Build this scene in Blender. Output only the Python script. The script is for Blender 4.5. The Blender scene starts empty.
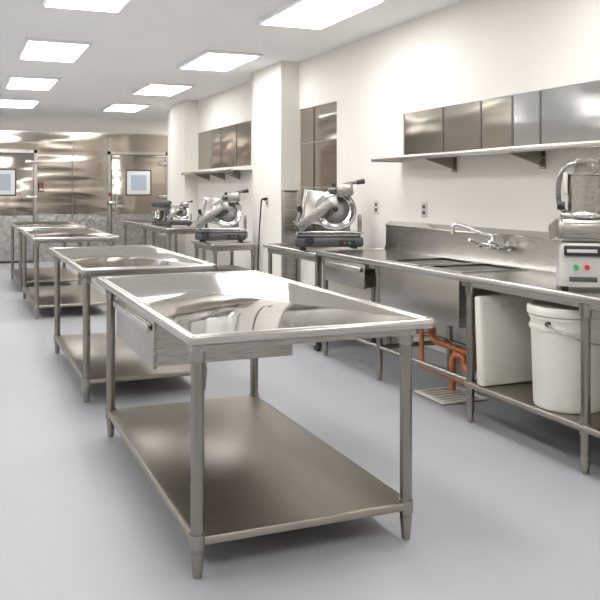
import bpy, bmesh, math
from mathutils import Vector, Matrix
scene=bpy.context.scene
try:
    scene.view_settings.view_transform='Standard'
except Exception: pass

# ------------------------------------------------------------ materials
def new_mat(name):
    m=bpy.data.materials.new(name); m.use_nodes=True
    nt=m.node_tree; b=nt.nodes['Principled BSDF']
    return m,nt,b
def plain(name,col,rough=0.5,metal=0.0,noise=0.0,scale=8.0,bump=0.0,spec=None):
    m,nt,b=new_mat(name)
    b.inputs['Roughness'].default_value=rough; b.inputs['Metallic'].default_value=metal
    if spec is not None: b.inputs['Specular IOR Level'].default_value=spec
    tc=nt.nodes.new('ShaderNodeTexCoord'); n=nt.nodes.new('ShaderNodeTexNoise')
    n.inputs['Scale'].default_value=scale; n.inputs['Detail'].default_value=5
    nt.links.new(tc.outputs['Object'],n.inputs['Vector'])
    r=nt.nodes.new('ShaderNodeValToRGB')
    r.color_ramp.elements[0].position=0.3; r.color_ramp.elements[1].position=0.7
    r.color_ramp.elements[0].color=[c*(1-noise) for c in col]+[1]
    r.color_ramp.elements[1].color=[min(1,c*(1+noise)) for c in col]+[1]
    nt.links.new(n.outputs['Fac'],r.inputs['Fac']); nt.links.new(r.outputs['Color'],b.inputs['Base Color'])
    if bump>0:
        bp=nt.nodes.new('ShaderNodeBump'); bp.inputs['Strength'].default_value=bump; bp.inputs['Distance'].default_value=0.01
        nt.links.new(n.outputs['Fac'],bp.inputs['Height']); nt.links.new(bp.outputs['Normal'],b.inputs['Normal'])
    return m
def steel(name,col,rough,scale=(2,60,60),var=0.05,wave=0.0,wscale=(0.6,0.6,1.6),tint=0.06):
    m,nt,b=new_mat(name)
    b.inputs['Metallic'].default_value=1.0
    tc=nt.nodes.new('ShaderNodeTexCoord'); mp=nt.nodes.new('ShaderNodeMapping')
    mp.inputs['Scale'].default_value=scale
    n=nt.nodes.new('ShaderNodeTexNoise'); n.inputs['Scale'].default_value=4; n.inputs['Detail'].default_value=4
    nt.links.new(tc.outputs['Object'],mp.inputs['Vector']); nt.links.new(mp.outputs['Vector'],n.inputs['Vector'])
    r=nt.nodes.new('ShaderNodeMapRange')
    r.inputs['To Min'].default_value=max(0.02,rough-var); r.inputs['To Max'].default_value=rough+var
    nt.links.new(n.outputs['Fac'],r.inputs['Value']); nt.links.new(r.outputs['Result'],b.inputs['Roughness'])
    cr=nt.nodes.new('ShaderNodeValToRGB')
    cr.color_ramp.elements[0].position=0.3; cr.color_ramp.elements[1].position=0.7
    cr.color_ramp.elements[0].color=[c*(1-tint) for c in col]+[1]; cr.color_ramp.elements[1].color=[min(1,c*(1+tint)) for c in col]+[1]
    nt.links.new(n.outputs['Fac'],cr.inputs['Fac']); nt.links.new(cr.outputs['Color'],b.inputs['Base Color'])
    if wave>0:
        mp2=nt.nodes.new('ShaderNodeMapping'); mp2.inputs['Scale'].default_value=wscale
        n2=nt.nodes.new('ShaderNodeTexNoise'); n2.inputs['Scale'].default_value=1.5; n2.inputs['Detail'].default_value=1
        bp=nt.nodes.new('ShaderNodeBump'); bp.inputs['Strength'].default_value=wave; bp.inputs['Distance'].default_value=0.05
        nt.links.new(tc.outputs['Object'],mp2.inputs['Vector']); nt.links.new(mp2.outputs['Vector'],n2.inputs['Vector'])
        nt.links.new(n2.outputs['Fac'],bp.inputs['Height']); nt.links.new(bp.outputs['Normal'],b.inputs['Normal'])
    return m
def emis(name,col,s):
    m,nt,b=new_mat(name)
    b.inputs['Base Color'].default_value=(*col,1); b.inputs['Emission Color'].default_value=(*col,1)
    b.inputs['Emission Strength'].default_value=s
    return m

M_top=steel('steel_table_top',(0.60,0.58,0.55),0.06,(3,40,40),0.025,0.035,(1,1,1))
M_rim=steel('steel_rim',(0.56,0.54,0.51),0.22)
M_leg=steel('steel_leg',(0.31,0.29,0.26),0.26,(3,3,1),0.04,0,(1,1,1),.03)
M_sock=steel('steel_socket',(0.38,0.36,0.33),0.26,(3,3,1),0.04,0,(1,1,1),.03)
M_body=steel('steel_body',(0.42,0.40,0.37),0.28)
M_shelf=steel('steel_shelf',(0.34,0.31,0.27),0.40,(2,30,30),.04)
M_ctop=steel('steel_counter_top',(0.48,0.46,0.425),0.18,(40,3,40),0.05)
M_dark=steel('steel_dark',(0.16,0.155,0.15),0.35)
M_mid=steel('steel_mid',(0.30,0.29,0.28),0.28)
M_bright=steel('steel_bright',(0.66,0.65,0.63),0.18)
M_bowl=steel('steel_bowl',(0.72,0.70,0.67),0.4)
M_chrome=steel('chrome',(0.7,0.7,0.7),0.08)
M_wallsteel=steel('walk_in_steel',(0.46,0.41,0.36),0.13,(2,60,60),0.04,0.45,(0.35,0.35,2.6))
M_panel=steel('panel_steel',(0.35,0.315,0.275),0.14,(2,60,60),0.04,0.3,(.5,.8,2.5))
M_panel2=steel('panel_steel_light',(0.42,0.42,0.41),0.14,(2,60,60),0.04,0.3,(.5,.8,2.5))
M_wall=plain('wall_paint',(0.81,0.78,0.735),0.6,0,0.01,3)
M_ceil=plain('ceiling_paint',(0.93,0.93,0.925),0.8,0,0.01,3)
M_base=plain('cove_base_grey',(0.45,0.45,0.46),0.5)
M_black=plain('black_plastic',(0.02,0.02,0.022),0.4)
M_dgrey=plain('dark_grey_plastic',(0.07,0.07,0.075),0.45)
M_white=plain('white_polyethylene',(0.78,0.76,0.70),0.45,0,0.02,6)
M_cream=plain('cream_plastic',(0.70,0.68,0.60),0.4,0,0.02,6)
M_grey=plain('light_grey_enamel',(0.50,0.49,0.47),0.35,0,0.02,6)
M_copper=plain('copper_pipe',(0.60,0.22,0.09),0.35,0.6,0.1,20)
M_red=plain('red_plastic',(0.6,0.03,0.03),0.4)
M_green=plain('green_plastic',(0.03,0.4,0.1),0.4)
M_winw=plain('window_frame_white',(0.85,0.87,0.9),0.4)
M_pane=plain('window_pane_painted_light',(0.50,0.58,0.66),0.15)  # pale blue painted in for glass showing a lit interior and reflections
M_outlet=plain('outlet_plate',(0.62,0.60,0.56),0.4)
M_brown=plain('rubber_gasket',(0.10,0.085,0.07),0.6)
M_light=emis('troffer_diffuser',(1.0,0.985,0.96),13.2)

# floor epoxy
M_floor,nt,b=new_mat('epoxy_floor')
tc=nt.nodes.new('ShaderNodeTexCoord'); n=nt.nodes.new('ShaderNodeTexNoise'); n.inputs['Scale'].default_value=0.7; n.inputs['Detail'].default_value=8
nt.links.new(tc.outputs['Object'],n.inputs['Vector'])
r=nt.nodes.new('ShaderNodeValToRGB'); r.color_ramp.elements[0].position=0.3; r.color_ramp.elements[1].position=0.7
r.color_ramp.elements[0].color=(0.37,0.38,0.41,1); r.color_ramp.elements[1].color=(0.42,0.43,0.46,1)
nt.links.new(n.outputs['Fac'],r.inputs['Fac']); nt.links.new(r.outputs['Color'],b.inputs['Base Color'])
b.inputs['Roughness'].default_value=0.42; b.inputs['Specular IOR Level'].default_value=0.4
n2=nt.nodes.new('ShaderNodeTexNoise'); n2.inputs['Scale'].default_value=60
nt.links.new(tc.outputs['Object'],n2.inputs['Vector'])
bp=nt.nodes.new('ShaderNodeBump'); bp.inputs['Strength'].default_value=0.08; bp.inputs['Distance'].default_value=0.003
nt.links.new(n2.outputs['Fac'],bp.inputs['Height']); nt.links.new(bp.outputs['Normal'],b.inputs['Normal'])

# diamond plate
M_diam,nt,b=new_mat('diamond_plate'); b.inputs['Metallic'].default_value=1
b.inputs['Roughness'].default_value=0.3
tc=nt.nodes.new('ShaderNodeTexCoord'); mp=nt.nodes.new('ShaderNodeMapping'); mp.inputs['Rotation'].default_value=(0,math.radians(45),0)
ck=nt.nodes.new('ShaderNodeTexVoronoi'); ck.inputs['Scale'].default_value=14
nt.links.new(tc.outputs['Object'],mp.inputs['Vector']); nt.links.new(mp.outputs['Vector'],ck.inputs['Vector'])
cr=nt.nodes.new('ShaderNodeValToRGB'); cr.color_ramp.elements[0].color=(0.66,0.65,0.63,1); cr.color_ramp.elements[1].color=(0.38,0.365,0.35,1)
nt.links.new(ck.outputs['Distance'],cr.inputs['Fac']); nt.links.new(cr.outputs['Color'],b.inputs['Base Color'])
bp=nt.nodes.new('ShaderNodeBump'); bp.inputs['Strength'].default_value=0.6; bp.inputs['Distance'].default_value=0.01
nt.links.new(ck.outputs['Distance'],bp.inputs['Height']); nt.links.new(bp.outputs['Normal'],b.inputs['Normal'])

# ------------------------------------------------------------ builder
class B:
    def __init__(s,name):
        s.name=name; s.bm=bmesh.new(); s.mats=[]; s.M=Matrix.Identity(4)
    def mi(s,m):
        if m not in s.mats: s.mats.append(m)
        return s.mats.index(m)
    def v(s,p): return s.bm.verts.new(s.M@Vector(p))
    def f(s,vs,m,smooth=False):
        try: fc=s.bm.faces.new(vs)
        except ValueError: return
        fc.material_index=s.mi(m); fc.smooth=smooth
    def box(s,x0,x1,y0,y1,z0,z1,m,bev=0.0,R=None):
        if bev>0:
            bev=min(bev,(x1-x0)*.45,(y1-y0)*.45,(z1-z0)*.45)
            rings=[]
            for (z,i) in ((z0,bev),(z0+bev*.3,bev*.3),(z0+bev,0),(z1-bev,0),(z1-bev*.3,bev*.3),(z1,bev)):
                rings.append([(x,y,z) for x,y in rrect(x0+i,x1-i,y0+i,y1-i,max(bev-i,bev*.3),3)])
            s.rings(rings,m,True,R); return
        c=[(x0,y0,z0),(x1,y0,z0),(x1,y1,z0),(x0,y1,z0),(x0,y0,z1),(x1,y0,z1),(x1,y1,z1),(x0,y1,z1)]
        if R is not None: c=[R@Vector(p) for p in c]
        v=[s.v(p) for p in c]
        for q in ((0,3,2,1),(4,5,6,7),(0,1,5,4),(1,2,6,5),(2,3,7,6),(3,0,4,7)): s.f([v[i] for i in q],m)
    def rings(s,rings,m,smooth=True,R=None,cap0=True,cap1=True,capm=None):
        vs=[]
        for rg in rings:
            vs.append([s.v(R@Vector(p) if R is not None else p) for p in rg])
        n=len(vs[0])
        for a,b_ in zip(vs[:-1],vs[1:]):
            for i in range(n): s.f([a[i],a[(i+1)%n],b_[(i+1)%n],b_[i]],m,smooth)
        if cap0: s.f(list(reversed(vs[0])),m)
        if cap1: s.f(vs[-1],capm or m)
    def cyl(s,p0,p1,r,m,r2=None,seg=20,smooth=True):
        s.tube([p0,p1],r,m,seg,r2=r2)
    def tube(s,pts,r,m,seg=12,r2=None,sm=0):
        P=[Vector(p) for p in pts]
        if sm>0:
            Q=[]
            for i in range(len(P)-1):
                a=P[max(0,i-1)];b0=P[i];c=P[i+1];d=P[min(len(P)-1,i+2)]
                for k in range(sm):
                    t=k/sm
                    Q.append(0.5*((2*b0)+(c-a)*t+(2*a-5*b0+4*c-d)*t*t+(3*b0-a-3*c+d)*t**3))
            Q.append(P[-1]); P=Q
        rings=[]; u=None
        for i,p in enumerate(P):
            t=(P[min(i+1,len(P)-1)]-P[max(i-1,0)]).normalized()
            if u is None:
                u=t.orthogonal().normalized()
            else:
                u=(u-t*u.dot(t)).normalized()
            w=t.cross(u)
            rr=r if r2 is None else r+(r2-r)*i/(len(P)-1)
            rings.append([p+u*(rr*math.cos(2*math.pi*k/seg))+w*(rr*math.sin(2*math.pi*k/seg)) for k in range(seg)])
        s.rings(rings,m,True)
    def lathe(s,prof,c,m,seg=32,R=None):
        rings=[]
        for (r,z) in prof:
            rings.append([(c[0]+r*math.cos(2*math.pi*k/seg),c[1]+r*math.sin(2*math.pi*k/seg),c[2]+z) for k in range(seg)])
        s.rings(rings,m,True,R)
    def prism(s,poly,a0,a1,m,axis='y'):
        def P(u,w,a):
            return {'y':(u,a,w),'x':(a,u,w),'z':(u,w,a)}[axis]
        A=[s.v(P(u,w,a0)) for u,w in poly]; C=[s.v(P(u,w,a1)) for u,w in poly]; n=len(poly)
        for i in range(n): s.f([A[i],A[(i+1)%n],C[(i+1)%n],C[i]],m)
        s.f(A[::-1],m); s.f(C,m)
    def done(s,loc=(0,0,0),rot=0.0,edge=True):
        bmesh.ops.recalc_face_normals(s.bm,faces=s.bm.faces[:])
        me=bpy.data.meshes.new(s.name); s.bm.to_mesh(me); s.bm.free()
        for m in s.mats: me.materials.append(m)
        try: me.set_sharp_from_angle(angle=math.radians(50))
        except Exception: pass
        o=bpy.data.objects.new(s.name,me); scene.collection.objects.link(o)
        o.location=loc; o.rotation_euler=(0,0,rot)
        return o
def rrect(x0,x1,y0,y1,r,seg=5):
    r=max(r,1e-4); out=[]
    for cx,cy,a in ((x1-r,y1-r,0),(x0+r,y1-r,90),(x0+r,y0+r,180),(x1-r,y0+r,270)):
        for k in range(seg+1):
            t=math.radians(a+90*k/seg); out.append((cx+r*math.cos(t),cy+r*math.sin(t)))
    return out

# ------------------------------------------------------------ room
XW=3.6; YB=17.0; XL=-2.6; YF=-2.0; ZC=2.9; YE=15.1
def simple(name,*a):
    b=B(name)
    for bx in a: b.box(*bx)
    return b.done()
simple('floor',(XL-.1,6.1,YF-.1,YB+.1,-.1,0,M_floor))
simple('ceiling',(XL-.1,6.1,YF-.1,YB+.1,ZC,ZC+.1,M_ceil))
simple('wall_left',(XL-.1,XL,YF-.1,YB+.1,0,ZC,M_wall))
simple('wall_front',(XL,6.1,YF-.1,YF,0,ZC,M_wall))
simple('wall_far_right',(6.0,6.1,14.8,YB+.1,0,ZC,M_wall))
simple('wall_added_reflector',(3.78,6.0,14.9,YE,0,ZC,M_wall))  # added unseen white wall, gives the back-right steel something bright to reflect
# back wall : steel walk in panels
b=B('wall_back')
b.box(XL,6.0,YB+.02,YB+.1,0,ZC,M_wall)
xs=[XL,-1.4,-0.2,0.25,1.42,2.1,2.8,4.05,5.0,6.0]
for i in range(len(xs)-1):
    b.box(xs[i]+.004,xs[i+1]-.004,YB,YB+.02,.95,2.57,M_wallsteel)
    b.box(xs[i]+.004,xs[i+1]-.004,YB-.005,YB+.02,0.0,.945,M_diam)
b.box(XL,6.0,YB-.015,YB+.02,2.57,2.60,M_rim)
b.done()
# right wall with shallow recesses for steel panels
b=B('wall_right')
T=.18
op=[(3.0,6.29,1.73,2.10),(7.66,8.675,.95,2.35),(10.35,12.99,1.76,2.36)]
ya=YF
for (y0,y1,z0,z1) in op:
    b.box(XW,XW+T,ya,y0,0,ZC,M_wall)
    b.box(XW,XW+T,y0,y1,0,z0,M_wall)
    b.box(XW,XW+T,y0,y1,z1,ZC,M_wall)
    b.box(XW+T-.02,XW+T,y0,y1,z0,z1,M_wall)
    ya=y1
b.box(XW,XW+T,ya,YE,0,ZC,M_wall)
b.done()
simple('wall_pillar_near',(3.38,XW,8.68,9.65,0,ZC,M_wall))
simple('wall_pillar_far',(3.38,XW,13.0,14.0,0,ZC,M_wall))
b=B('baseboard_right')
for a,c in ((YF,8.679),(9.651,12.999),(14.001,YE)): b.box(XW-.015,XW-.001,a,c,0.001,.12,M_base)
for a,c in ((8.68,9.65),(13.0,14.0)): b.box(3.365,3.379,a,c,0.001,.12,M_base)
b.done()
# flush steel wall panels
def panels(y0,y1,z0,z1,seams,light_from=None,depth=.008):
    b=B('stainless_wall_panel')
    X=XW+depth
    e=.002
    ys=[y0+e]+sorted(seams)+[y1-e]
    for i in range(len(ys)-1):
        a,c=ys[i],ys[i+1]
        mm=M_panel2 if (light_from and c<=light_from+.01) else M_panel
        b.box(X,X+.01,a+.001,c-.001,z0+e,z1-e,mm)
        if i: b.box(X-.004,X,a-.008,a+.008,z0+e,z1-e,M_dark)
    return b.done()
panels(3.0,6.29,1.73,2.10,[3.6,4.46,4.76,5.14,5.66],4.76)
panels(10.35,12.99,1.76,2.36,[11.0,11.75])
b=B('stainless_wall_panel')
y0,y1=op[1][0],op[1][1]
b.box(XW+.02,XW+.04,y0+.003,y1-.003,.953,2.347,M_wallsteel)
b.box(XW+.012,XW+.02,y0+.62,y0+.635,.953,2.347,M_dark)
for z in (1.45,1.95): b.box(XW+.012,XW+.02,y0+.003,y1-.003,z,z+.015,M_bright)
b.done()

# walk-in doors
def walk_door(name,x0,x1,wx):
    b=B(name); Y=YB-.02
    b.box(x0-.06,x0,Y-.02,Y+.013,0.001,2.22,M_rim); b.box(x1,x1+.06,Y-.02,Y+.013,0.001,2.22,M_rim)
    b.box(x0-.06,x1+.06,Y-.02,Y+.013,2.16,2.22,M_rim)
    b.box(x0+.01,x1-.01,Y-.07,Y-.005,.03,2.15,M_wallsteel,.012)
    b.box(x0,x1,Y-.02,Y+.01,.001,2.16,M_brown)
    b.box(x0+.03,x1-.03,Y-.075,Y-.066,.06,.93,M_diam)
    b.box(wx-.24,wx+.24,Y-.09,Y-.065,1.34,1.82,M_winw,.01)
    b.box(wx-.16,wx+.16,Y-.095,Y-.088,1.42,1.74,M_pane)
    b.box(wx-.265,wx+.265,Y-.078,Y-.068,1.315,1.845,M_brown)
    for z in (.45,1.25,1.95):
        b.box(x1-.16,x1+.055,Y-.10,Y-.06,z,z+.07,M_bright,.008)
        b.cyl((x1+.005,Y-.095,z-.03),(x1+.005,Y-.095,z+.10),.018,M_bright)
    b.box(x0-.05,x0+.12,Y-.10,Y-.06,1.12,1.2,M_bright,.008)
    b.tube([(x0+.1,Y-.08,1.35),(x0+.1,Y-.15,1.33),(x0+.1,Y-.15,1.03),(x0+.1,Y-.08,1.0)],.014,M_chrome)
    b.box(x0-.045,x0-.005,Y-.05,Y-.018,1.3,1.38,M_red,.006)
    b.box(x0+.16,x0+.22,Y-.085,Y-.066,1.62,1.72,M_white)
    return b.done()
walk_door('door_1',.28,1.36,.76)
walk_door('door_2',2.86,4.0,3.42)
b=B('temperature_alarm'); b.box(1.44,1.54,YB-.07,YB-.001,1.40,1.58,M_dgrey,.01); b.cyl((1.49,YB-.07,1.50),(1.49,YB-.11,1.50),.03,M_red); b.box(1.455,1.525,YB-.075,YB-.069,1.42,1.46,M_white); b.done()

# ceiling troffers
LP=[(X,Y) for X in (-1.2,.9,2.7) for Y in (0.5,3.3,6.1,8.9,11.7,14.5)]+[(4.7,16.05)]  # last one is added out of view to brighten the back-right steel
for X,Y in LP:
    b=B('ceiling_light')
    b.box(X-.32,X+.32,Y-.62,Y+.62,ZC-.03,ZC-.001,M_winw)
    b.box(X-.28,X+.28,Y-.58,Y+.58,ZC-.034,ZC-.0301,M_light)
    b.done()

# ------------------------------------------------------------ tables
def marine_top(b,x0,x1,y0,y1,z,m_in,m_rim,rc=.035):
    prof=[(.03,-.036),(.006,-.038),(.0,-.032),(.0,-.011),(.004,-.003),(.012,.0),(.026,.0),(.034,-.004),(.046,-.010)]
    rings=[[(x,y,z+dz) for x,y in rrect(x0+i,x1-i,y0+i,y1-i,max(rc-i*.6,.004),6)] for i,dz in prof]
    b.rings(rings,m_rim,True,None,True,True,m_in)
def leg(b,x,y,z0,z1,r=.025,foot=True,socket=True):
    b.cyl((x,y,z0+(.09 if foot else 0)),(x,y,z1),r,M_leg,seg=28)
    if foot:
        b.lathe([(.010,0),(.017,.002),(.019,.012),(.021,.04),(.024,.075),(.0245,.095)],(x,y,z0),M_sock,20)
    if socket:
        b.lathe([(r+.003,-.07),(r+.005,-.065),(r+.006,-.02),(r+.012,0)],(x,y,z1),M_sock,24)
def undershelf(b,x0,x1,y0,y1,z,legs):
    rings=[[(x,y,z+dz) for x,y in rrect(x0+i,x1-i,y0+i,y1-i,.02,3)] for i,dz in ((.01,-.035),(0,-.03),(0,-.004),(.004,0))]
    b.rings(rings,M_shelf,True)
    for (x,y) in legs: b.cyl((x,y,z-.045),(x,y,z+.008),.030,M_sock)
def drawer(b,x0,x1,y0,y1,z0,z1):
    b.box(x0+.02,x1,y0,y1,z0+.01,z1,M_body)
    b.box(x0,x0+.02,y0-.012,y1+.012,z0,z1-.012,M_body,.006)
    b.box(x0-.012,x0+.002,y0+.02,y1-.02,z1-.05,z1-.036,M_rim,.004)
    b.box(x0-.022,x0-.010,y0+.02,y1-.02,z1-.075,z1-.040,M_rim,.004)
    b.box(x0+.04,x1-.02,y0-.006,y0,z1-.05,z1-.03,M_rim)
def work_table(x0,x1,y0,y1,lx0,lx1,ly0,ly1,dr=None,z=.91):
    b=B('work_table')
    marine_top(b,x0,x1,y0,y1,z,M_top,M_rim)
    b.box(lx0-.03,lx1+.03,ly0-.03,ly0+.03,z-.070,z-.034,M_body)
    b.box(lx0-.03,lx1+.03,ly1-.03,ly1+.03,z-.070,z-.034,M_body)
    xm=(lx0+lx1)/2
    b.box(xm-.05,xm+.05,ly0,ly1,z-.065,z-.034,M_body)
    L=[(lx0,ly0),(lx1,ly0),(lx0,ly1),(lx1,ly1)]
    for (x,y) in L: leg(b,x,y,0,z-.04)
    undershelf(b,lx0-.02,lx1+.02,ly0-.02,ly1+.02,.155,L)
    if dr: drawer(b,*dr)
    return b.done()
work_table(.755,1.79,2.84,5.02,.81,1.69,2.93,4.80,(.79,1.46,3.60,4.50,.635,.872))
work_table(.74,1.68,5.55,7.70,.79,1.60,5.64,7.42)
work_table(.74,1.68,9.35,11.45,.79,1.60,9.48,11.3)
work_table(.74,1.68,12.0,14.1,.79,1.60,12.1,14.0)
def wall_table(name,x0,x1,y0,y1,z,shelfz=.25,caster=False):
    b=B(name)
    marine_top(b,x0,x1,y0,y1,z,M_ctop,M_rim,.02)
    L=[(x0+.06,y0+.06),(x1-.06,y0+.06),(x0+.06,y1-.06),(x1-.06,y1-.06)]
    if y1-y0>2: L+= [(x0+.06,(y0+y1)/2),(x1-.06,(y0+y1)/2)]
    b.box(x0+.04,x1-.04,y0+.04,y1-.04,z-.09,z-.034,M_body)
    for x,y in L:
        if caster:
            b.cyl((x,y,.13),(x,y,z-.05),.022,M_leg)
            b.box(x-.03,x+.03,y-.035,y+.035,.118,.13,M_bright)
            b.box(x-.028,x-.022,y-.02,y+.02,.05,.12,M_bright); b.box(x+.022,x+.028,y-.02,y+.02,.05,.12,M_bright)
            b.cyl((x-.018,y,.055),(x+.018,y,.055),.055,M_black,seg=24)
            b.cyl((x-.03,y,.055),(x+.03,y,.055),.012,M_chrome)
        else: leg(b,x,y,0,z-.06,.022)
    undershelf(b,x0+.04,x1-.04,y0+.04,y1-.04,shelfz,L)
    return b.done()
wall_table('prep_table',2.65,3.27,11.2,14.6,.90,.3)
wall_table('equipment_stand',2.76,3.355,9.35,10.30,.79,.45)
wall_table('equipment_stand',2.88,3.56,6.60,7.92,.88,.30,True)

# ------------------------------------------------------------ sink counter
b=B('sink_counter')
F=2.857; Bk=3.598; Y0=2.5; Y1=6.5; z=.91
bowls=[(4.40,4.86),(4.93,5.38)]; bx0,bx1=2.95,3.43
def deck(xa,xb,ya,yb): b.box(xa,xb,ya,yb,z-.016,z-.006,M_ctop)
deck(F+.02,bx0,Y0,Y1); deck(bx1,Bk-.04,Y0,Y1)
deck(bx0,bx1,Y0,bowls[0][0]); deck(bx0,bx1,bowls[0][1],bowls[1][0]); deck(bx0,bx1,bowls[1][1],Y1)
b.box(F,F+.03,Y0,Y1,z-.044,z,M_rim,.010)
b.box(F,Bk-.03,Y1-.03,Y1,z-.044,z,M_rim,.010)
b.box(F,Bk-.03,Y0,Y0+.03,z-.044,z,M_rim,.010)
b.prism([(Bk-.05,z-.03),(Bk,z-.03),(Bk,z+.235),(Bk-.012,z+.235),(Bk-.055,z+.205),(Bk-.055,z+.03),(Bk-.075,z-.01)],Y0,Y1,M_body,'y')
b.prism([(Bk-.058,z+.20),(Bk-.010,z+.235),(Bk-.010,z+.242),(Bk-.062,z+.207)],Y0,Y1,M_rim,'y')
for (ya,yb) in bowls:
    zb=.58
    t=.004
    b.box(bx0,bx1,ya,yb,zb,zb+t,M_bowl)
    b.box(bx0-t,bx0,ya,yb,zb,z-.008,M_bowl); b.box(bx1,bx1+t,ya,yb,zb,z-.008,M_bowl)
    b.box(bx0,bx1,ya-t,ya,zb,z-.008,M_bowl); b.box(bx0,bx1,yb,yb+t,zb,z-.008,M_bowl)
    b.box(bx0-.016,bx0,ya-.016,yb+.016,z-.008,z+.001,M_bright); b.box(bx1,bx1+.016,ya-.016,yb+.016,z-.008,z+.001,M_bright)
    b.box(bx0,bx1,ya-.016,ya,z-.008,z+.001,M_bright); b.box(bx0,bx1,yb,yb+.016,z-.008,z+.001,M_bright)
    cx,cy=(bx0+bx1)/2,(ya+yb)/2
    b.lathe([(.055,0),(.055,.004),(.045,.006),(.0,.003)],(cx,cy,zb+t),M_chrome)
    b.lathe([(.03,-.08),(.03,-.05),(.05,-.02),(.055,0)],(cx,cy,zb),M_chrome)
b.box(2.885,2.90,4.345,5.39,.565,z-.042,M_body,.003)
b.box(2.90,3.46,5.385,5.395,.565,z-.042,M_body); b.box(2.90,3.46,4.345,4.355,.565,z-.042,M_body)
b.box(2.90,2.94,Y0+.05,4.34,z-.075,z-.04,M_body); b.box(2.90,2.94,5.40,Y1-.05,z-.075,z-.04,M_body)
drawer(b,2.872,3.45,5.63,6.33,.665,.868)
LY=[2.62,3.25,4.255,5.44,6.42]
for y in LY:
    for x in (2.91,3.53): leg(b,x,y,0,z-.05,.024)
for x in (2.91,3.53): b.cyl((x,4.255,.25),(x,6.42,.25),.018,M_leg)
for y in (5.44,6.42): b.cyl((2.91,y,.25),(3.53,y,.25),.018,M_leg)
undershelf(b,2.88,3.56,2.58,4.29,.25,[(x,y) for x in (2.91,3.53) for y in LY[:3]])
b.done()

# faucet
b=B('wall_faucet'); X=3.542
b.cyl((X-.06,4.70,1.04),(X-.06,4.94,1.04),.02,M_chrome)
for y in (4.70,4.94):
    b.cyl((X,y,1.04),(X-.075,y,1.04),.022,M_chrome); b.cyl((X,y,1.04),(X-.012,y,1.04),.038,M_chrome)
    b.cyl((X-.075,y,1.04),(X-.10,y,1.04),.026,M_chrome,.020)
    b.tube([(X-.09,y,1.04),(X-.12,y,1.06),(X-.18,y-.01,1.075)],.011,M_chrome)
b.lathe([(.024,-.03),(.028,-.01),(.026,.02),(.018,.05),(.016,.07)],(X-.06,4.82,1.04),M_chrome)
b.tube([(X-.06,4.82,1.09),(X-.07,4.84,1.115),(X-.12,4.92,1.135),(X-.18,4.98,1.165),(X-.22,5.03,1.18),(X-.24,5.05,1.165),(X-.24,5.05,1.14)],.014,M_chrome,12,None,5)
b.cyl((X-.24,5.05,1.145),(X-.24,5.05,1.11),.018,M_chrome)
b.done()

# pipes below sink
b=B('copper_drain_pipe')
cx=(bx0+bx1)/2; ya=4.63; yb=5.155
r=.024
b.cyl((cx,ya,.499),(cx,ya,.30),r,M_copper); b.cyl((cx,yb,.499),(cx,yb,.36),r,M_copper)
b.tube([(cx,yb,.37),(cx,yb-.02,.345),(cx,yb-.06,.335),(cx,ya+.08,.325),(cx,ya,.32)],r,M_copper)
b.tube([(cx,ya,.31),(cx,ya,.24),(cx,ya+.03,.20),(cx,ya+.08,.20),(cx,ya+.11,.24),(cx,ya+.11,.27),(cx,ya+.14,.29),(cx-.02,ya+.2,.28),(cx-.02,ya+.22,.2),(cx-.02,ya+.22,.035)],r,M_copper,12,None,3)
b.cyl((cx-.10,ya-.1,.16),(cx-.10,ya+.5,.16),.018,M_copper)
b.cyl((cx-.10,ya+.5,.16),(cx-.10,ya+.5,.42),.018,M_copper)
b.cyl((cx-.10,ya-.1,.16),(cx-.10,ya-.1,.03),.018,M_copper)
for p in ((cx,ya,.40),(cx,yb,.40),(cx,ya,.28)): b.cyl((p[0],p[1],p[2]-.02),(p[0],p[1],p[2]+.02),r+.008,M_copper)
b.done()
b=B('floor_sink_grate')
b.box(2.96,3.32,4.64,5.02,0.001,.006,M_brown)
for k in range(5): b.box(2.99,3.29,4.70+k*.058,4.727+k*.058,.006,.014,M_white)
b.box(2.96,2.995,4.64,5.02,.006,.016,M_white); b.box(3.285,3.32,4.64,5.02,.006,.016,M_white)
b.box(2.995,3.285,4.64,4.67,.006,.016,M_white); b.box(2.995,3.285,4.99,5.02,.006,.016,M_white)
b.done()

# cutting board + bin
b=B('cutting_board')
R=Matrix.Translation((3.09,4.08,.252))@Matrix.Rotation(math.radians(-3),4,'X')
b.box(-.215,.195,0,.06,0.004,.54,M_white,.012,R)
b.box(-.20,.18,-.003,.0,.02,.525,M_white,.001,R)
for x in (-.185,.165):
    for zz in (.04,.50): b.cyl(R@Vector((x,-.006,zz)),R@Vector((x,0,zz)),.008,M_outlet)
b.box(-.06,.04,-.006,-.002,.46,.49,M_outlet,.001,R)
b.done()
b=B('ingredient_bin'); c=(0,0,0); b.M=Matrix.Diagonal((1.05,1.05,1.04,1))
b.lathe([(.165,0),(.172,.004),(.178,.02),(.190,.40),(.192,.41),(.200,.412),(.200,.43),(.192,.435),(.193,.465),(.202,.467),(.202,.482),(.194,.486)],c,M_white,48)
b.lathe([(.20,.486),(.209,.488),(.211,.50),(.211,.522),(.205,.532),(.19,.534),(.18,.526),(.06,.53),(.0,.53)],c,M_white,48)
for s in (-1,1):
    a=math.radians(200 if s<0 else 20)
    p=Vector((c[0]+.195*math.cos(a),c[1]+.195*math.sin(a),c[2]+.45))
    b.cyl(p,p+Vector((.02*math.cos(a),.02*math.sin(a),0)),.012,M_dgrey)
b.tube([(c[0]+.212*math.cos(math.radians(200+t)),c[1]+.212*math.sin(math.radians(200+t)),c[2]+.45-.10*math.sin(math.radians(t))) for t in range(0,181,15)],.004,M_bright,8)
b.done((3.075,3.565,.251))

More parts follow.
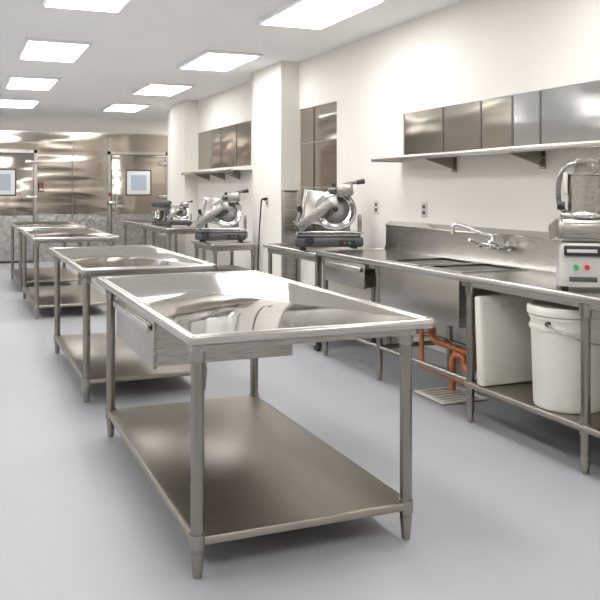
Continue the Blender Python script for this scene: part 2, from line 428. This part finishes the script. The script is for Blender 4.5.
# wall shelf
b=B('wall_shelf')
b.box(3.30,3.597,2.5,6.31,1.69,1.70,M_body)
b.box(3.292,3.312,2.5,6.31,1.672,1.712,M_rim,.008)
b.box(3.30,3.597,6.295,6.31,1.672,1.70,M_rim); b.box(3.585,3.5975,2.5,6.31,1.70,1.725,M_rim)
for y in (5.47,4.42,3.3):
    b.prism([(3.595,1.69),(3.34,1.69),(3.34,1.665),(3.56,1.60),(3.595,1.58)],y-.012,y+.012,M_leg,'y')
    b.box(3.588,3.5975,y-.03,y+.03,1.57,1.69,M_leg)
b.done()
b=B('wall_shelf')
b.box(3.32,3.597,10.3,12.98,1.69,1.70,M_body); b.box(3.312,3.332,10.3,12.98,1.672,1.715,M_rim,.008)
for y in (10.8,11.5,12.3):
    b.prism([(3.595,1.69),(3.36,1.69),(3.36,1.665),(3.56,1.59),(3.595,1.57)],y-.012,y+.012,M_leg,'y')
b.done()

def outlet(y,zc,X=None):
    X=X or XW
    b=B('wall_outlet'); b.box(X-.008,X-.0005,y-.045,y+.045,zc-.065,zc+.065,M_outlet,.004)
    for dz in (-.025,.025): b.box(X-.012,X-.007,y-.02,y+.02,zc+dz-.015,zc+dz+.015,M_dgrey,.002)
    b.done()
outlet(5.93,1.265); outlet(6.78,1.27); outlet(9.12,1.30,3.38)
b=B('electrical_cord'); X=3.38
b.box(X-.05,X-.0125,9.10,9.14,1.305,1.34,M_black,.006)
b.tube([(X-.045,9.12,1.32),(X-.08,9.11,1.31),(X-.06,9.2,1.16),(X-.05,9.26,1.0),(X-.05,9.28,.87),(X-.06,9.29,.6),(X-.06,9.29,.4)],.009,M_black,8,None,6)
b.done()

# ------------------------------------------------------------ meat slicer
def slicer(loc,rot,s=1.0):
    b=B('meat_slicer'); b.M=Matrix.Scale(s,4)
    for x in (-.22,.22):
        for y in (-.13,.13): b.lathe([(.024,0),(.026,.01),(.018,.03)],(x,y,0),M_black,16)
    b.box(-.29,.29,-.18,.18,.028,.11,M_dgrey,.02)
    b.box(-.28,.27,-.165,.17,.11,.140,M_mid,.014)
    b.box(.08,.22,-.187,-.178,.045,.085,M_black)
    b.cyl((.17,-.195,.065),(.17,-.18,.065),.010,M_green); b.cyl((.13,-.195,.065),(.13,-.18,.065),.010,M_red)
    b.lathe([(.032,0),(.036,.008),(.036,.022),(.028,.032)],(0,0,0),M_black,20,Matrix.Translation((-.17,-.18,.085))@Matrix.Rotation(math.radians(90),4,'X'))
    b.prism([(-.02,.13),(.20,.13),(.17,.30),(.14,.36),(.02,.36)],0.03,.15,M_mid,'y')
    T=Matrix.Translation((.06,-.02,.335))@Matrix.Rotation(math.radians(-16),4,'X')@Matrix.Rotation(math.radians(8),4,'Y')@Matrix.Rotation(math.radians(90),4,'X')
    b.lathe([(.165,-.03),(.178,-.028),(.182,-.01),(.178,.004),(.168,.006)],(0,0,0),M_mid,48,T)
    b.lathe([(.160,.0),(.163,.010),(.150,.013),(.125,.016)],(0,0,0),M_chrome,48,T)
    b.lathe([(.122,.012),(.122,.022),(.112,.028),(.03,.034),(.0,.034)],(0,0,0),M_dark,40,T)
    b.lathe([(.022,.03),(.022,.05),(.016,.055)],(0,0,0),M_black,16,T)
    b.box(-.29,-.10,-.15,.15,-.012,.004,M_body,.006,T)
    b.box(-.28,-.26,-.12,.12,.004,.03,M_mid,.004,T)
    b.box(.0,.09,-.01,.07,.47,.535,M_dark,.02)
    b.cyl((.045,.03,.53),(.045,.03,.565),.016,M_black)
    R=Matrix.Translation((-.12,-.06,.255))@Matrix.Rotation(math.radians(-38),4,'Y')
    b.box(-.15,.20,-.15,.04,-.008,.004,M_bright,.005,R)
    b.box(-.15,.20,-.155,-.145,-.008,.075,M_body,.004,R)
    b.box(-.155,-.145,-.15,.04,-.008,.10,M_mid,.004,R)
    b.tube([(-.24,-.10,.14),(-.27,-.12,.20),(-.26,-.10,.27),(-.24,-.06,.32)],.014,M_dark,10,None,4)
    b.cyl((-.24,-.06,.31),(-.25,-.07,.37),.02,M_black)
    b.tube([(-.10,.05,.42),(.06,.02,.52),(.18,-.02,.565),(.26,-.03,.575)],.014,M_dark,12,None,4)
    b.cyl((.24,-.03,.572),(.31,-.03,.585),.019,M_black,.023)
    b.box(.12,.26,-.08,.05,.43,.54,M_body,.02,Matrix.Translation((.02,0,-.0))@Matrix.Rotation(math.radians(-8),4,'Y'))
    b.tube([(-.13,.05,.42),(-.17,.05,.30),(-.19,.06,.12)],.016,M_dark,10,None,4)
    b.cyl((-.16,.05,.42),(-.04,.05,.44),.024,M_black)
    b.cyl((-.26,-.17,.155),(.22,-.17,.155),.008,M_chrome)
    b.box(.10,.29,-.16,.12,.142,.152,M_bright,.004)
    b.box(.255,.285,-.06,.06,.152,.30,M_mid,.01)
    b.done(loc,rot)
slicer((3.17,6.93,.881),math.radians(-22),1.08)
slicer((3.01,9.76,.791),math.radians(-22),1.08)
slicer((2.98,11.75,.901),math.radians(-20),.62)
b=B('column_guard'); b.box(3.385,3.575,8.655,8.678,.001,1.43,M_mid,.003); b.box(3.385,3.40,8.63,8.655,.001,1.43,M_body,.003); b.box(3.56,3.575,8.63,8.655,.001,1.43,M_body,.003); b.box(3.40,3.56,8.63,8.655,1.415,1.43,M_body,.003); b.done()

b=B('stand_mixer')
b.box(-.14,.16,-.10,.10,0,.045,M_dgrey,.015)
b.box(.06,.15,-.06,.06,.04,.26,M_dgrey,.02)
b.box(-.16,.16,-.07,.07,.25,.36,M_dgrey,.035)
b.lathe([(.05,.0),(.07,.01),(.10,.07),(.105,.15),(.11,.155)],(-.06,0,.045),M_chrome,32)
b.cyl((-.06,0,.13),(-.06,0,.25),.012,M_chrome); b.cyl((.1,-.085,.3),(.1,-.07,.3),.018,M_black)
b.done((2.98,12.9,.901),math.radians(-30))

# ------------------------------------------------------------ food processor
b=B('food_processor')
for x in (-.11,.11):
    for y in (-.12,.12): b.lathe([(.018,0),(.02,.008),(.015,.02)],(x,y,0),M_black,16)
rings=[[(x,y,zz) for x,y in rrect(-w,w,-d,d,.035,5)] for w,d,zz in ((.148,.165,.018),(.15,.168,.03),(.142,.160,.10),(.135,.15,.20),(.13,.145,.235),(.12,.13,.245))]
b.rings(rings,M_grey,True)
b.box(-.115,.085,-.168,-.13,.178,.232,M_black,.004)
b.box(-.10,.05,-.1705,-.1675,.197,.214,M_outlet)
b.cyl((-.055,-.175,.12),(-.055,-.145,.12),.014,M_green); b.cyl((.0,-.175,.12),(.0,-.145,.12),.014,M_red)
b.box(-.09,.05,-.174,-.15,.045,.07,M_dgrey,.003)
b.box(-.145,.12,-.135,.135,.246,.375,M_body,.035)
b.prism([(-.145,.28),(-.19,.25),(-.19,.33),(-.145,.37)],-.07,.07,M_body,'y')
b.lathe([(.125,.375),(.130,.38),(.130,.40),(.12,.41)],(0,0,0),M_bright,40)
b.lathe([(.10,.40),(.10,.60),(.106,.605),(.106,.615),(.10,.62)],(.01,0,0),M_body,40)
b.lathe([(.075,.615),(.075,.66),(.08,.665),(.08,.68),(.06,.695),(0,.695)],(.02,0,0),M_body,36)
b.tube([(-.10,.0,.40),(-.135,-.02,.46),(-.135,-.03,.58),(-.10,-.03,.65),(-.03,-.03,.67)],.014,M_mid,12,None,5)
b.cyl((-.145,-.02,.44),(-.105,-.02,.44),.022,M_black)
b.box(-.115,-.09,-.05,.02,.50,.62,M_cream,.008)
b.done((3.13,3.50,.905),math.radians(-38))

# ------------------------------------------------------------ world + camera
w=bpy.data.worlds.new('World'); scene.world=w; w.use_nodes=True
w.node_tree.nodes['Background'].inputs[0].default_value=(.8,.85,.9,1); w.node_tree.nodes['Background'].inputs[1].default_value=.3
cam=bpy.data.cameras.new('Camera'); co=bpy.data.objects.new('Camera',cam); scene.collection.objects.link(co)
cam.sensor_width=36; cam.lens=818/600*36; cam.shift_y=-110/600
co.location=(0,0,1.43); co.rotation_euler=(math.radians(90),0,math.radians(-22.6))
scene.camera=co
